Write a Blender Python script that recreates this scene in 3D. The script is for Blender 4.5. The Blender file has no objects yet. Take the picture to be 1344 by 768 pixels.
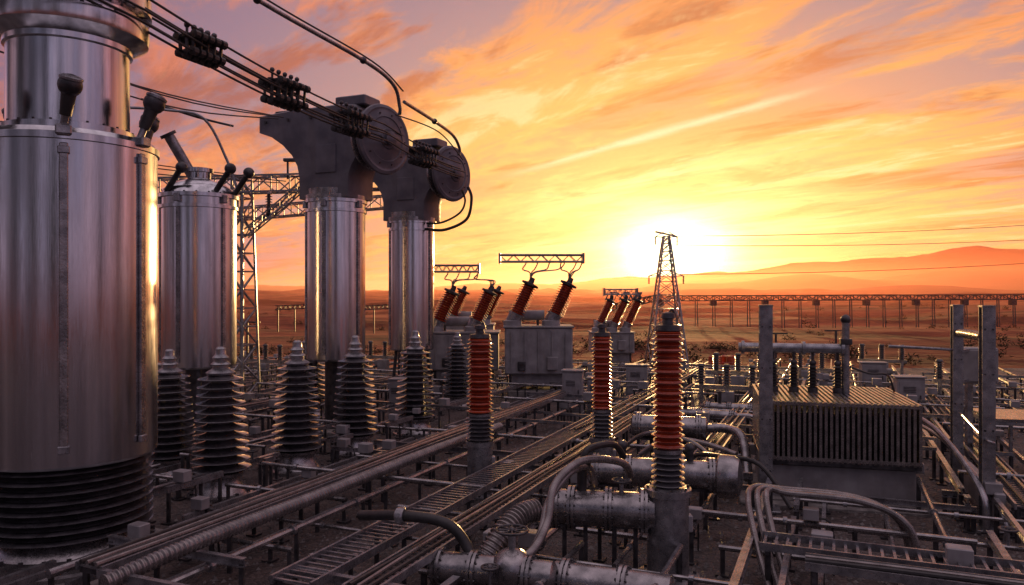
import bpy, math, random
from mathutils import Vector, Matrix, noise
random.seed(7)
scene=bpy.context.scene
R=math.radians
U=Vector((.39,.921,0)).normalized()
V=Vector((.921,-.39,0)).normalized()
ANG=math.atan2(V.y,V.x)

# ------------------------------------------------------------ materials
def nmat(name):
    m=bpy.data.materials.new(name); m.use_nodes=True
    nt=m.node_tree; b=nt.nodes['Principled BSDF']; return m,nt,b
def mat_noise(name,c1,c2,scale=4,rough=(.4,.6),metal=0,bump=.1,stretch=(1,1,1),bscale=None,spec=.5,detail=6,coat=0,grime=0):
    m,nt,b=nmat(name); N=nt.nodes; L=nt.links
    tc=N.new('ShaderNodeTexCoord'); mp=N.new('ShaderNodeMapping'); mp.inputs['Scale'].default_value=stretch
    L.new(tc.outputs['Object'],mp.inputs[0])
    n=N.new('ShaderNodeTexNoise'); n.inputs['Scale'].default_value=scale; n.inputs['Detail'].default_value=detail
    L.new(mp.outputs[0],n.inputs['Vector'])
    cr=N.new('ShaderNodeValToRGB'); cr.color_ramp.elements[0].position=.35; cr.color_ramp.elements[1].position=.68
    cr.color_ramp.elements[0].color=(*c1,1); cr.color_ramp.elements[1].color=(*c2,1)
    L.new(n.outputs['Fac'],cr.inputs[0]); L.new(cr.outputs[0],b.inputs['Base Color'])
    n2=N.new('ShaderNodeTexNoise'); n2.inputs['Scale'].default_value=bscale or scale*6; n2.inputs['Detail'].default_value=4
    L.new(mp.outputs[0],n2.inputs['Vector'])
    mr=N.new('ShaderNodeMapRange'); mr.inputs['From Min'].default_value=.3; mr.inputs['From Max'].default_value=.7
    mr.inputs['To Min'].default_value=rough[0]; mr.inputs['To Max'].default_value=rough[1]
    L.new(n2.outputs['Fac'],mr.inputs[0])
    ro=mr.outputs[0]
    if grime:
        g=N.new('ShaderNodeTexNoise'); g.inputs['Scale'].default_value=1.3; g.inputs['Detail'].default_value=9; g.inputs['Roughness'].default_value=.65
        gm=N.new('ShaderNodeMapping'); gm.inputs['Scale'].default_value=(2,2,.35); L.new(tc.outputs['Object'],gm.inputs[0])
        L.new(gm.outputs[0],g.inputs['Vector'])
        gr=N.new('ShaderNodeMapRange'); gr.inputs['From Min'].default_value=.45; gr.inputs['From Max'].default_value=.75; gr.inputs['To Max'].default_value=grime; L.new(g.outputs['Fac'],gr.inputs[0])
        mx=N.new('ShaderNodeMix'); mx.data_type='RGBA'; L.new(gr.outputs[0],mx.inputs[0]); L.new(cr.outputs[0],mx.inputs[6]); mx.inputs[7].default_value=(.15,.125,.115,1); L.new(mx.outputs[2],b.inputs['Base Color'])
        ad=N.new('ShaderNodeMath'); ad.operation='MULTIPLY_ADD'; L.new(gr.outputs[0],ad.inputs[0]); ad.inputs[1].default_value=.3; L.new(ro,ad.inputs[2]); ro=ad.outputs[0]
    L.new(ro,b.inputs['Roughness'])
    b.inputs['Metallic'].default_value=metal
    b.inputs['Specular IOR Level'].default_value=spec
    b.inputs['Coat Weight'].default_value=coat
    if bump:
        bp=N.new('ShaderNodeBump'); bp.inputs['Strength'].default_value=bump; bp.inputs['Distance'].default_value=.02
        L.new(n2.outputs['Fac'],bp.inputs['Height']); L.new(bp.outputs[0],b.inputs['Normal'])
    return m
M={}
M['steel']=mat_noise('brushed_steel',(.48,.48,.51),(.74,.74,.77),1.2,(.10,.22),1.0,.04,(6,6,.15),22,grime=.3)
M['steel2']=mat_noise('weathered_steel',(.2,.195,.2),(.42,.40,.40),5,(.18,.38),.85,.12)
M['dark']=mat_noise('dark_steel',(.035,.034,.037),(.11,.105,.11),6,(.28,.5),.5,.15)
M['galv']=mat_noise('galvanised_steel',(.21,.21,.225),(.40,.395,.41),7,(.22,.42),.75,.08)
M['paint']=mat_noise('grey_enamel_paint',(.22,.21,.22),(.34,.33,.34),3,(.35,.6),.1,.06,grime=.5)
M['head']=mat_noise('cast_housing_paint',(.11,.11,.135),(.19,.185,.215),2,(.35,.55),.35,.08,grime=.4)
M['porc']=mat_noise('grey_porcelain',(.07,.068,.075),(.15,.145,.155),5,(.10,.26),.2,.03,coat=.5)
M['red']=mat_noise('brown_red_porcelain',(.30,.036,.014),(.52,.08,.028),4,(.12,.28),0,.03,coat=.4)
M['conc']=mat_noise('concrete',(.13,.12,.115),(.27,.25,.235),5,(.75,.95),0,.5)
M['rub']=mat_noise('black_rubber',(.017,.016,.016),(.04,.038,.038),5,(.35,.55),0,.1)
M['hose']=mat_noise('conduit_grey',(.17,.155,.15),(.3,.27,.26),6,(.18,.36),.6,.08)
M['glass']=mat_noise('panel_face',(.02,.025,.04),(.04,.045,.06),3,(.12,.2),0,0)
KEYS=list(M.keys())

class B:
    def __init__(s): s.v=[];s.f=[];s.m=[]
    def add(s,vs,fs,mat):
        o=len(s.v); s.v+= [tuple(v) for v in vs]; s.f+=[tuple(i+o for i in f) for f in fs]; s.m+=[KEYS.index(mat)]*len(fs)
    def lathe(s,prof,mat,c=(0,0,0),axis=(0,0,1),seg=32,cap=True):
        ax=Vector(axis).normalized(); q=Vector((0,0,1)).rotation_difference(ax); c=Vector(c)
        vs=[];fs=[]
        for r,z in prof:
            for i in range(seg):
                a=2*math.pi*i/seg; vs.append(c+q@Vector((r*math.cos(a),r*math.sin(a),z)))
        n=len(prof)
        for j in range(n-1):
            for i in range(seg):
                k=(i+1)%seg; fs.append((j*seg+i,j*seg+k,(j+1)*seg+k,(j+1)*seg+i))
        if cap:
            fs.append(tuple(reversed(range(seg)))); fs.append(tuple((n-1)*seg+i for i in range(seg)))
        s.add(vs,fs,mat)
    def cyl(s,p1,p2,r,mat,seg=16,r2=None):
        p1=Vector(p1);p2=Vector(p2); s.lathe([(r,0),(r2 if r2 is not None else r,(p2-p1).length)],mat,p1,p2-p1,seg)
    def box(s,c,size,mat,rot=0,ch=0):
        c=Vector(c); x,y,z=[k/2 for k in size]; rm=Matrix.Rotation(rot,3,'Z')
        if ch<=0:
            vs=[c+rm@Vector((a*x,b*y,d*z)) for d in(-1,1) for b in(-1,1) for a in(-1,1)]
            s.add(vs,[(0,2,3,1),(4,5,7,6),(0,1,5,4),(1,3,7,5),(3,2,6,7),(2,0,4,6)],mat)
        else:
            ring=lambda x,y:[(-x+ch,-y),(x-ch,-y),(x,-y+ch),(x,y-ch),(x-ch,y),(-x+ch,y),(-x,y-ch),(-x,-y+ch)]
            vs=[];
            for (zz,k) in ((-z,ch),(-z+ch,0),(z-ch,0),(z,ch)):
                for a,b in ring(x-k*.9,y-k*.9): vs.append(c+rm@Vector((a,b,zz)))
            fs=[tuple(reversed(range(8))),tuple(range(24,32))]
            for j in range(3):
                for i in range(8):
                    k=(i+1)%8; fs.append((j*8+i,j*8+k,(j+1)*8+k,(j+1)*8+i))
            s.add(vs,fs,mat)
    def beam(s,p1,p2,w,mat,h=None):
        p1=Vector(p1);p2=Vector(p2);d=p2-p1
        if d.length<1e-5:return
        dn=d.normalized(); up=Vector((0,0,1)) if abs(dn.z)<.95 else Vector((0,1,0))
        a=dn.cross(up).normalized(); b=a.cross(dn).normalized(); h=h or w
        vs=[p+a*i*w/2+b*j*h/2 for p in(p1,p2) for i,j in((-1,-1),(1,-1),(1,1),(-1,1))]
        s.add(vs,[(3,2,1,0),(4,5,6,7),(0,1,5,4),(1,2,6,5),(2,3,7,6),(3,0,4,7)],mat)
    def tube(s,pts,r,mat,seg=10,smooth=6,rib=0,ribn=0):
        P=[Vector(p) for p in pts]
        if smooth and len(P)>2:
            out=[]
            for i in range(len(P)-1):
                p0=P[max(i-1,0)];p1=P[i];p2=P[i+1];p3=P[min(i+2,len(P)-1)]
                for k in range(smooth):
                    t=k/smooth
                    out.append(.5*((2*p1)+(p2-p0)*t+(2*p0-5*p1+4*p2-p3)*t*t+(3*p1-p0-3*p2+p3)*t**3))
            out.append(P[-1]);P=out
        if rib:
            L=[0]
            for i in range(1,len(P)): L.append(L[-1]+(P[i]-P[i-1]).length)
            n=max(8,int(L[-1]/rib)*4); Q=[];j=0
            for k in range(n+1):
                t=L[-1]*k/n
                while j<len(L)-2 and L[j+1]<t:j+=1
                Q.append(P[j].lerp(P[j+1],(t-L[j])/max(1e-6,L[j+1]-L[j])))
            P=Q
        vs=[];fs=[];prev=None
        for i,p in enumerate(P):
            d=(P[min(i+1,len(P)-1)]-P[max(i-1,0)]).normalized()
            if prev is None: prev=d.orthogonal().normalized()
            a=(prev-d*prev.dot(d)).normalized(); prev=a; b=d.cross(a)
            rr=r*(1.0 if (not rib or i%4<2) else .8)
            for k in range(seg):
                t=2*math.pi*k/seg; vs.append(p+(a*math.cos(t)+b*math.sin(t))*rr)
        for i in range(len(P)-1):
            for k in range(seg):
                l=(k+1)%seg; fs.append((i*seg+k,i*seg+l,(i+1)*seg+l,(i+1)*seg+k))
        fs.append(tuple(reversed(range(seg))));fs.append(tuple((len(P)-1)*seg+k for k in range(seg)))
        s.add(vs,fs,mat)
    def ball(s,c,r,mat,seg=16):
        s.lathe([(max(.001,r*math.sin(math.pi*i/10)),-r*math.cos(math.pi*i/10)) for i in range(11)],mat,c,seg=seg)
    def wheel(s,c,r,mat='dark'):
        c=Vector(c); s.tube([c+Vector((r*math.cos(i*math.pi/8),r*math.sin(i*math.pi/8),0)) for i in range(17)],.018,mat,8,0)
        for i in range(4):
            a=i*math.pi/4; s.cyl(c-Vector((r*math.cos(a),r*math.sin(a),0)),c+Vector((r*math.cos(a),r*math.sin(a),0)),.012,mat,6)
        s.ball(c,.04,mat,10)
    def bolts(s,c,r,z,n,mat,br=.03,h=.05):
        for i in range(n):
            a=2*math.pi*i/n
            s.lathe([(br,0),(br,h)],mat,(c[0]+r*math.cos(a),c[1]+r*math.sin(a),z),seg=6)
    def lattice(s,p1,p2,w1,w2,n,mem,mat):
        p1=Vector(p1);p2=Vector(p2);d=(p2-p1).normalized()
        if abs(d.z)>.7: a=V.copy();b=U.copy()
        else: a=Vector((0,0,1)); b=d.cross(a).normalized()
        cs=((-1,-1),(1,-1),(1,1),(-1,1)); rows=[]
        for i in range(n+1):
            t=i/n;p=p1.lerp(p2,t);w=(w1+(w2-w1)*t)/2
            rows.append([p+a*x*w+b*y*w for x,y in cs])
        for k in range(4):
            s.beam(rows[0][k],rows[n][k],mem*1.5,mat)
        for i in range(n):
            for k in range(4):
                l=(k+1)%4
                if (i+k)%2: s.beam(rows[i][k],rows[i+1][l],mem,mat)
                else: s.beam(rows[i][l],rows[i+1][k],mem,mat)
                s.beam(rows[i+1][k],rows[i+1][l],mem,mat)
    def obj(s,name,loc=(0,0,0),rotz=0,ang=35):
        me=bpy.data.meshes.new(name); me.from_pydata(s.v,[],s.f)
        used=sorted(set(s.m)); mp={k:i for i,k in enumerate(used)}
        for k in used: me.materials.append(M[KEYS[k]])
        me.polygons.foreach_set('material_index',[mp[k] for k in s.m])
        me.polygons.foreach_set('use_smooth',[True]*len(s.f))
        me.set_sharp_from_angle(angle=R(ang)); me.update()
        o=bpy.data.objects.new(name,me); scene.collection.objects.link(o); o.location=loc;o.rotation_euler=(0,0,rotz); return o
def inst(o,loc,rotz=0,sc=1):
    n=o.copy(); n.name=o.name.split('.')[0]; scene.collection.objects.link(n); n.location=loc;n.rotation_euler=(0,0,rotz);n.scale=(sc,sc,sc);return n
def sheds(z0,z1,n,rc,rs,alt=1.0):
    pts=[];p=(z1-z0)/n
    for i in range(n):
        z=z0+i*p; q=rs*(alt if i%2 else 1)
        pts+=[(rc,z),(rc,z+.36*p),(q*.9,z+.38*p),(q*.99,z+.40*p),(q,z+.46*p),(q*.98,z+.52*p),(q*.85,z+.58*p),(rc*1.25,z+.76*p)]
    pts.append((rc,z1)); return pts
EXC=[]
C=(0,0,0)

# ------------------------------------------------------------ big column, left foreground
b=B()
b.lathe([(1.26,0),(1.26,.1),(1.18,.12),(1.18,.26),(1.08,.28),(1.0,.38),(.92,.48)],'steel2',seg=64)
b.bolts(C,1.14,.26,24,'dark',.035,.06)
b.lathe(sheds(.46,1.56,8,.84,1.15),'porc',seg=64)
b.lathe([(1.0,1.54),(1.17,1.56),(1.21,1.6),(1.21,6.1),(1.24,6.11),(1.24,6.2),(1.21,6.21),(1.16,6.28),(.86,6.33)],'steel',seg=96)
b.lathe([(.9,6.32),(.9,6.42),(.82,6.44),(.82,7.6),(.86,7.62),(.86,7.7),(.95,7.74),(1.08,7.82),(1.1,7.9),(1.1,8.06),(1.0,8.1),(1.0,8.2),(1.13,8.24),(1.13,8.5),(.9,8.6),(.9,9.6)],'steel',seg=96)
b.bolts(C,1.16,6.2,36,'dark',.022,.04); b.bolts(C,.87,6.42,24,'dark',.02,.03)
b.bolts(C,1.04,8.06,28,'dark',.03,.04)
for az in (-63,-11,-120,60,150):
    a=R(az); rx=Vector((math.cos(a),math.sin(a),0)); tx=Vector((-rx.y,rx.x,0))
    b.box(rx*1.235+Vector((0,0,3.95)),(.05,.11,4.2),'steel2',a,.012)
    for z in (1.85,5.95): b.box(rx*1.25+Vector((0,0,z)),(.06,.15,.1),'galv',a,.01)
    b.box(rx*1.22+Vector((0,0,6.22)),(.2,.2,.14),'galv',a,.02)
    p=rx*1.2+Vector((0,0,6.28)); d=(rx*.25+tx*.12+Vector((0,0,.75))).normalized()
    b.cyl(p,p+d*.18,.05,'galv'); b.cyl(p+d*.15,p+d*.5,.075,'rub',20,.1); b.ball(p+d*.56,.155,'dark',24); b.lathe([(.13,0),(.15,.02),(.15,.05),(.1,.08)],'galv',p+d*.62,d,20)
b.obj('gas_insulated_switchgear_column',(-6.68,11.5,0)); EXC.append((-6.68,11.5,1.4))

# ------------------------------------------------------------ raised steel tanks
def tank_parts(b,r,zb,zt):
    b.box((0,0,.06),(r*1.9,r*1.9,.12),'conc',ANG,.02)
    for i in range(4):
        a=ANG+math.pi/4+i*math.pi/2
        b.beam((math.cos(a)*r*.95,math.sin(a)*r*.95,.1),(math.cos(a)*r*.7,math.sin(a)*r*.7,zb+.05),.1,'dark')
    b.cyl((0,0,.1),(0,0,zb),r*.38,'dark',20)
    b.lathe([(r*.6,zb-.05),(r*.95,zb-.02),(r,zb+.03),(r,zt-.35),(r*1.05,zt-.34),(r*1.05,zt-.26),(r,zt-.25),(r,zt-.08),(r*1.07,zt-.07),(r*1.07,zt+.02),(r*.9,zt+.04)],'steel',seg=64)
    b.bolts((0,0),r*1.02,zt+.0,20,'dark',.025,.05)
    for az in (-100,-30,40,130,200):
        a=R(az); rx=Vector((math.cos(a),math.sin(a),0))
        b.box(rx*(r+.02)+Vector((0,0,(zb+zt)/2-.1)),(.04,.08,zt-zb-.5),'steel2',a)
        b.box(rx*(r+.05)+Vector((0,0,zt-.12)),(.1,.14,.2),'galv',a,.01)
def head_parts(b,z0,k=1.0):
    prof=[(-.84,0),(-.84,.62),(-.92,.95),(-1.12,1.28),(-1.45,1.6),(-1.85,1.86),(-2.3,2.02),(-2.3,2.5),(-1.2,2.58),(.55,2.6),(1.05,2.55),(1.3,2.3),(1.3,1.2),(1.12,1.05),(.98,.85),(.88,.6),(.86,0)]
    th=.62*k; vs=[];n=len(prof)
    cz=1.4
    for (yy,sh) in ((-th,1),(-th+.06,0),(th-.06,0),(th,1)):
        for s_,z in prof:
            f=.965 if sh else 1
            p=V*((s_*f)*k)+U*yy+Vector((0,0,z0+(cz+(z-cz)*(f if z>0.01 else 1))*k)); vs.append(p)
    fs=[tuple(range(n)),tuple(reversed(range(3*n,4*n)))]
    for j in range(3):
        for i in range(n):
            l=(i+1)%n; fs.append((j*n+l,j*n+i,(j+1)*n+i,(j+1)*n+l))
    b.add(vs,fs,'head')
    b.lathe([(.88*k,-.02),(.88*k,.12),(.8*k,.14),(.8*k,.3)],'steel2',(0,0,z0-.02),seg=48)
    ax=Vector((.8,-.6,0)).normalized()
    c=V*1.12*k+Vector((0,0,z0+1.6*k))
    b.lathe([(r*k,z*k) for r,z in [(.45,-.2),(.45,.1),(.55,.12),(.78,.15),(.86,.2),(.86,.26),(.78,.3),(.5,.33),(.46,.42)]],'steel2',c,ax,56)
    b.lathe([(r*k,z*k) for r,z in [(.46,.4),(.5,.44),(.84,.48),(.95,.52),(.98,.58),(.96,.64),(.88,.67),(.84,.655),(.8,.66),(.62,.72),(.6,.70),(.57,.705),(.4,.76),(.3,.78),(.28,.82),(.2,.84),(.19,.92),(.1,.95)]],'head',c,ax,64)
    for i in range(10):
        a=i*math.pi/5; side=ax.cross(Vector((0,0,1))).normalized(); q=c+ax*.69*k+(side*math.cos(a)+Vector((0,0,1))*math.sin(a))*.72*k; b.cyl(q-ax*.03,q+ax*.03,.025,'dark',6)
    b.box(V*.75*k+Vector((0,0,z0+2.72*k)),(1.0*k,.8*k,.28*k),'head',ANG,.03)
    b.box(V*-1.4*k+Vector((0,0,z0+2.62*k)),(1.2*k,.5*k,.14*k),'dark',ANG,.02)
    for s_ in(-2.0,-1.2,-.4,.4):
        for sg in(-1,1):
            q=V*s_*k+U*sg*(th+.01)+Vector((0,0,z0+2.3*k)); b.cyl(q,q+U*sg*.04,.045,'dark',8)
    b.box(V*0.1*k-U*(th+.01)+Vector((0,0,z0+1.1*k)),(.7*k,.04,.8*k),'head',ANG,.015)
b=B(); tank_parts(b,.9,2.13,6.45)
b.lathe([(.9,6.46),(.85,6.6),(.62,6.78),(.3,6.88),(.28,6.9),(.28,7.05),(.34,7.06),(.34,7.16),(.1,7.2)],'steel',seg=48)
b.cyl((-.1,-.1,6.9),(-.55,-.5,7.9),.13,'galv',20); b.lathe([(.2,0),(.2,.08)],'dark',(-.55,-.5,7.9),(-.45,-.4,1),20)
for x,y in((.62,-.55),(-.5,-.75),(.85,.1)):
    p=Vector((x,y,6.5)); d=Vector((.55,-.2,.7)).normalized()
    b.cyl(p,p+d*.6,.07,'rub',16); b.ball(p+d*.72,.14,'dark')
b.tube([(-1.6,-1,8.5),(-.6,-.5,8.55),(.2,-.2,8.4),(.7,0,7.4),(.95,.1,6.6)],.035,'galv')
b.tube([(-1.2,-.6,8.8),(0,-.2,8.45),(.8,.2,8.3)],.03,'dark')
b.obj('steel_gas_tank',(-8.0,19.5,0)); EXC.append((-8,19.5,1.1))
b=B(); tank_parts(b,.83,2.1,6.62); head_parts(b,6.66); b.obj('voltage_transformer_column',(-5.08,22,0)); EXC.append((-5.08,22,1))
b=B(); tank_parts(b,.78,2.0,6.5); head_parts(b,6.52,.98)
b.obj('voltage_transformer_column',(-3.55,27,0)); EXC.append((-3.55,27,1))

# ------------------------------------------------------------ grey post insulators
b=B()
b.lathe([(.62,0),(.62,.07),(.52,.09),(.46,.2),(.4,.3),(.4,.4),(.46,.42),(.46,.48),(.36,.5)],'steel2',seg=40)
b.bolts(C,.55,.07,10,'dark',.035,.05)
pr=[];n=12
for i in range(n):
    t=i/(n-1); pr+=sheds(.48+i*.159,.48+(i+1)*.159,1,.27-.06*t,.58-.15*t)[:-1]
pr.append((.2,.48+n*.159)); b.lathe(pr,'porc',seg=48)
z=.48+n*.159
b.lathe([(.26,z),(.28,z+.04),(.22,z+.08),(.15,z+.12),(.15,z+.18),(.19,z+.2),(.15,z+.24),(.12,z+.26),(.12,z+.31),(.16,z+.33),(.12,z+.37),(.1,z+.4),(.1,z+.5),(.06,z+.54)],'galv',seg=28)
ins=b.obj('grey_post_insulator',(-5.75,15.04,0))
EXC.append((-5.75,15.04,.7))
for x,y,s in((-4.82,17.1,1),(-3.9,18.96,1),(-2.73,21.5,1),(-7.37,16.4,.95),(-6.4,24.2,1),(-9.2,23.5,1),(-1.9,26.5,.9)):
    inst(ins,(x,y,0),random.random(),s); EXC.append((x,y,.7))

# ------------------------------------------------------------ red insulator posts
def redpost(r,zt,zr,zg,rp,name,loc):
    b=B()
    b.lathe([(rp*1.5,0),(rp*1.5,.05),(rp,.07),(rp,zg-.12),(rp*1.12,zg-.11),(rp*1.12,zg-.02),(rp*.8,zg)],'galv',seg=36)
    b.bolts(C,rp*1.3,.05,8,'dark',.025,.04); b.bolts(C,rp*.98,zg-.02,8,'dark',.02,.04)
    b.lathe(sheds(zg,zr,6,r*.65,r*1.05),'porc',seg=36)
    b.lathe([(r*.85,zr-.01),(r*.9,zr),(r*.9,zr+.05),(r*.8,zr+.06)],'galv',seg=36)
    b.lathe(sheds(zr+.06,zt-.2,int((zt-zr)/.085),r*.68,r*1.03,.9),'red',seg=40)
    b.lathe([(r*.72,zt-.21),(r*.8,zt-.19),(r*.75,zt-.12),(r*.35,zt-.1),(r*.3,zt-.03),(r*.45,zt-.02),(r*.4,zt+.05),(r*.15,zt+.07)],'dark',seg=24)
    b.tube([(0,0,zt+.02),(.06,0,zt+.1),(.1,.0,zt)],.018,'dark')
    b.box((rp*.95,0,zg*.6),(.12,.16,.24),'paint',0,.015)
    EXC.append((loc[0],loc[1],.4)); return b.obj(name,loc)
redpost(.225,3.66,1.76,1.28,.29,'red_insulator_post',(2.19,10.7,0))
redpost(.225,3.28,1.5,.98,.24,'red_insulator_post',(1.89,16,0))
redpost(.26,3.3,1.58,1.1,.25,'red_insulator_post',(-.63,15,0))

# ------------------------------------------------------------ mid transformers
def transformer(name,loc,w,d,zt,bush,beam=None,s=1.0):
    b=B()
    b.box((0,0,.12),(w*.9,d*1.1,.24),'conc',0,.02)
    for x in(-.3,.3): b.box((x*w,0,.32),(.14,d*.95,.18),'dark')
    for x in (-.42,-.14,.14,.42): b.box((x*w,-d*.3,.62),(.1,.12,.5),'dark')
    b.box((0,0,.62),(w*.8,d*.7,.5),'paint',0,.03)
    b.box((0,0,.86+(zt-.86)/2),(w,d,zt-.86),'paint',0,.05)
    b.box((0,0,zt+.03),(w*1.04,d*1.04,.07),'paint',0,.01)
    for i in range(5): b.box((-.4*w+i*.2*w,-d/2-.03,.86+(zt-.86)/2),(.05,.05,(zt-.86)*.85),'paint')
    b.box((w*.2,-d/2-.1,1.3),(.4,.16,.5),'paint',0,.02)
    b.box((-w*.25,-d/2-.08,1.2),(.3,.12,.35),'dark',0,.02)
    b.cyl((-w*.4,d*.1,zt+.45),(w*.1,d*.1,zt+.45),.2,'paint',20); b.cyl((-w*.3,d*.1,zt),(-w*.3,d*.1,zt+.3),.05,'dark',8); b.cyl((0,d*.1,zt),(0,d*.1,zt+.3),.05,'dark',8)
    tops=[]
    for x in bush:
        p=Vector((x,-d*.15,zt)); dd=Vector((.42,0,.9)).normalized()
        b.lathe([(.36*s,0),(.36*s,.25),(.28*s,.28),(.24*s,.3)],'paint',p,(0,0,1),24)
        q=p+Vector((0,0,.2))
        b.lathe([(.28*s,0),(.28*s,.3),(.33*s,.31),(.33*s,.36),(.26*s,.37)],'galv',q,dd,24)
        b.lathe([(r_*s,z_) for r_,z_ in sheds(.36,1.55,12,.2,.335)],'red',q,dd,28)
        b.lathe([(.2*s,1.55),(.34*s,1.58),(.34*s,1.66),(.12*s,1.7),(.09*s,1.9)],'dark',q,dd,20)
        tops.append(q+dd*1.85)
    if beam:
        x0,x1,zb=beam; yb=-d*.15
        for yy in(-.22,.22):
            for zz in(0,.26): b.cyl((x0,yb+yy,zb+zz),(x1,yb+yy,zb+zz),.038,'galv',8)
            nn=12
            for i in range(nn):
                xa=x0+(x1-x0)*i/nn; xb=x0+(x1-x0)*(i+1)/nn
                b.beam((xa,yb+yy,zb+(0 if i%2 else .26)),(xb,yb+yy,zb+(.26 if i%2 else 0)),.03,'galv')
        for t in tops:
            for o_ in(-.36,-.12,.12,.36):
                tx=min(max(t.x+.45+o_*1.9,x0+.05),x1-.02)
                b.tube([t-Vector((.1,0,.1)),(t.x+o_*.3,yb,t.z+.25),(tx-.15,yb,zb-.3),(tx-.04,yb,zb-.1),(tx,yb,zb+.05)],.026,'galv',6)
        for x in (x0,x1): b.box((x,yb,zb+.13),(.08,.6,.4),'galv')
    EXC.append((loc[0],loc[1],w*.6)); return b.obj(name,loc)
transformer('power_transformer',(1.02,30,0),2.6,1.8,2.65,(-1.0,.5),(-1.5,1.75,5.2))
transformer('power_transformer',(-1.95,31.5,0),2.8,1.8,2.35,(-1.2,.35),(-1.4,.6,4.85))
transformer('power_transformer',(-2.3,38,0),2.8,1.8,2.4,(-.8,.9),None)
transformer('power_transformer',(5.2,40,0),2.2,1.7,1.9,(-.75,0,.7),(-.4,1.3,3.9),.8)

# ------------------------------------------------------------ gantry left + truss
b=B()
b.lattice((-10.1,28.5,0),(-10.1,28.5,8.2),.9,.5,12,.05,'galv')
b.lattice((-18,29,7.9),(-3.9,27.9,8.1),.6,.6,20,.04,'galv')
b.lattice((-3.9,30.4,7.7),(-13,33,7.3),.5,.5,14,.035,'galv')
b.lattice((-4.05,30,0),(-4.05,30,8.0),.6,.4,12,.045,'dark')
b.lattice((-9.9,28.4,6.2),(-7.9,28.2,7.8),.3,.3,6,.03,'galv')
for x in(-9,-7.5,-6.0):
    b.lathe(sheds(0,.8,8,.06,.13),'porc',(x,28.2,6.9),seg=16); b.ball((x,28.2,6.9),.1,'dark')
b.cyl((-8.3,28.2,8.2),(-8.3,28.2,8.9),.04,'dark',8); b.box((-8.2,28.2,8.9),(.5,.2,.12),'dark',0,.02)
b.obj('steel_gantry'); EXC.append((-10.1,28.5,.8)); EXC.append((-4.05,30,.6))

# ------------------------------------------------------------ pylon
b=B()
px,py=8.5,42.0
def ring(z,w): return [Vector((px+x*w,py+y*w,z)) for x,y in((-1,-1),(1,-1),(1,1),(-1,1))]
lv=[(0,1.0),(1.2,.86),(2.2,.75),(3.1,.64),(3.9,.55),(4.6,.46),(5.2,.39),(5.75,.33),(6.25,.27),(6.7,.21),(7.1,.15)]
rw=[ring(*q) for q in lv]
for i in range(len(rw)-1):
    for k in range(4):
        l=(k+1)%4
        b.beam(rw[i][k],rw[i+1][k],.08,'galv'); b.beam(rw[i][k],rw[i+1][l],.04,'galv'); b.beam(rw[i][l],rw[i+1][k],.04,'galv'); b.beam(rw[i+1][k],rw[i+1][l],.04,'galv')
for z,l in((7.05,.6),(4.9,.95)):
    for sg in(-1,1):
        tip=Vector((px+sg*l,py,z+.02))
        for q in((-.15,-.15,0),(-.15,.15,0),(-.15,0,.3)):
            b.beam((px+sg*.12,py+q[1],z+q[2]),tip,.045,'galv')
        b.lathe(sheds(0,.45,6,.03,.07),'porc',tip-Vector((0,0,.45)),seg=10)
b.beam((px-.6,py,7.35),(px+.55,py,7.1),.09,'galv')
b.obj('lattice_pylon')

# ------------------------------------------------------------ distant pipe viaduct
b=B()
b.lattice((14.5,118,1.5),(23,118,3.3),.9,.9,10,.12,'dark')
b.lattice((23,118,3.1),(95,126,3.3),.8,.8,60,.1,'dark')
for i in range(26):
    x=23+i*2.8; y=118+(x-23)*8/72
    for s_ in(-.5,.5): b.beam((x+s_*.4,y-.5,-1.6),(x+s_*.3,y-.3,3.0),.12,'dark')
    if i%3==0: b.box((x,y,2.4),(.9,.8,.9),'dark')
b.obj('pipeline_truss_bridge')
b=B()
for x0,x1,y in((-31,-26,100),(-20,-15.5,98)):
    b.lattice((x0,y,2.0),(x1,y,2.2),.5,.5,8,.08,'dark')
    for x in(x0+.3,(x0+x1)/2,x1-.3): b.beam((x,y,-1.6),(x,y,2),.14,'dark')
b.obj('bus_support_gantry')

# ------------------------------------------------------------ radiator transformer right
b=B(); W=2.75;D=2.7
b.box((0,0,.36),(W*.98,D*.9,.72),'paint',0,.03)
b.box((0,-D*.45-.05,.05),(W*1.1,.3,.1),'conc',0,.02)
b.box((0,0,.78),(W*1.02,D,.1),'dark',0,.01)
b.box((0,0,1.25),(W*.94,D*.86,.9),'rub')
nf=30
for i in range(nf):
    x=-W/2+W*i/(nf-1)
    b.box((x,0,1.36),(.028,D,1.1),'hose')
    b.box((x,-D/2,1.36),(.05,.03,1.12),'hose')
    b.box((x,0,1.925),(.05,D,.03),'galv')
for yy in(-D/2-.015,D/2+.015):
    b.box((0,yy,1.9),(W*1.02,.05,.06),'hose'); b.box((0,yy,.86),(W*1.02,.05,.06),'hose')
for x in(-1.05,-.65,-.28,.2):
    b.lathe([(.1,1.94),(.1,2.05),(.07,2.06)],'dark',(x,.1,0),seg=16)
    b.lathe(sheds(2.05,2.5,7,.06,.105),'rub',(x,.1,0),seg=20)
    b.cyl((x,.1,2.5),(x,.1,2.8),.03,'dark',8)
    b.ball((x,.1,2.55),.07,'dark')
b.cyl((-1.75,.1,2.85),(.33,.1,2.85),.1,'galv',20)
for x in(-1.7,-1.2,-.5,.25): b.lathe([(.1,0),(.14,.01),(.14,.07),(.1,.08)],'galv',(x,.1,2.85),(1,0,0),20)
b.cyl((.35,.1,1.9),(.35,.1,3.45),.075,'galv',16); b.ball((.35,.1,3.45),.1,'dark'); b.box((.35,.1,3.0),(.22,.22,.12),'dark',0,.01)
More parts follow.
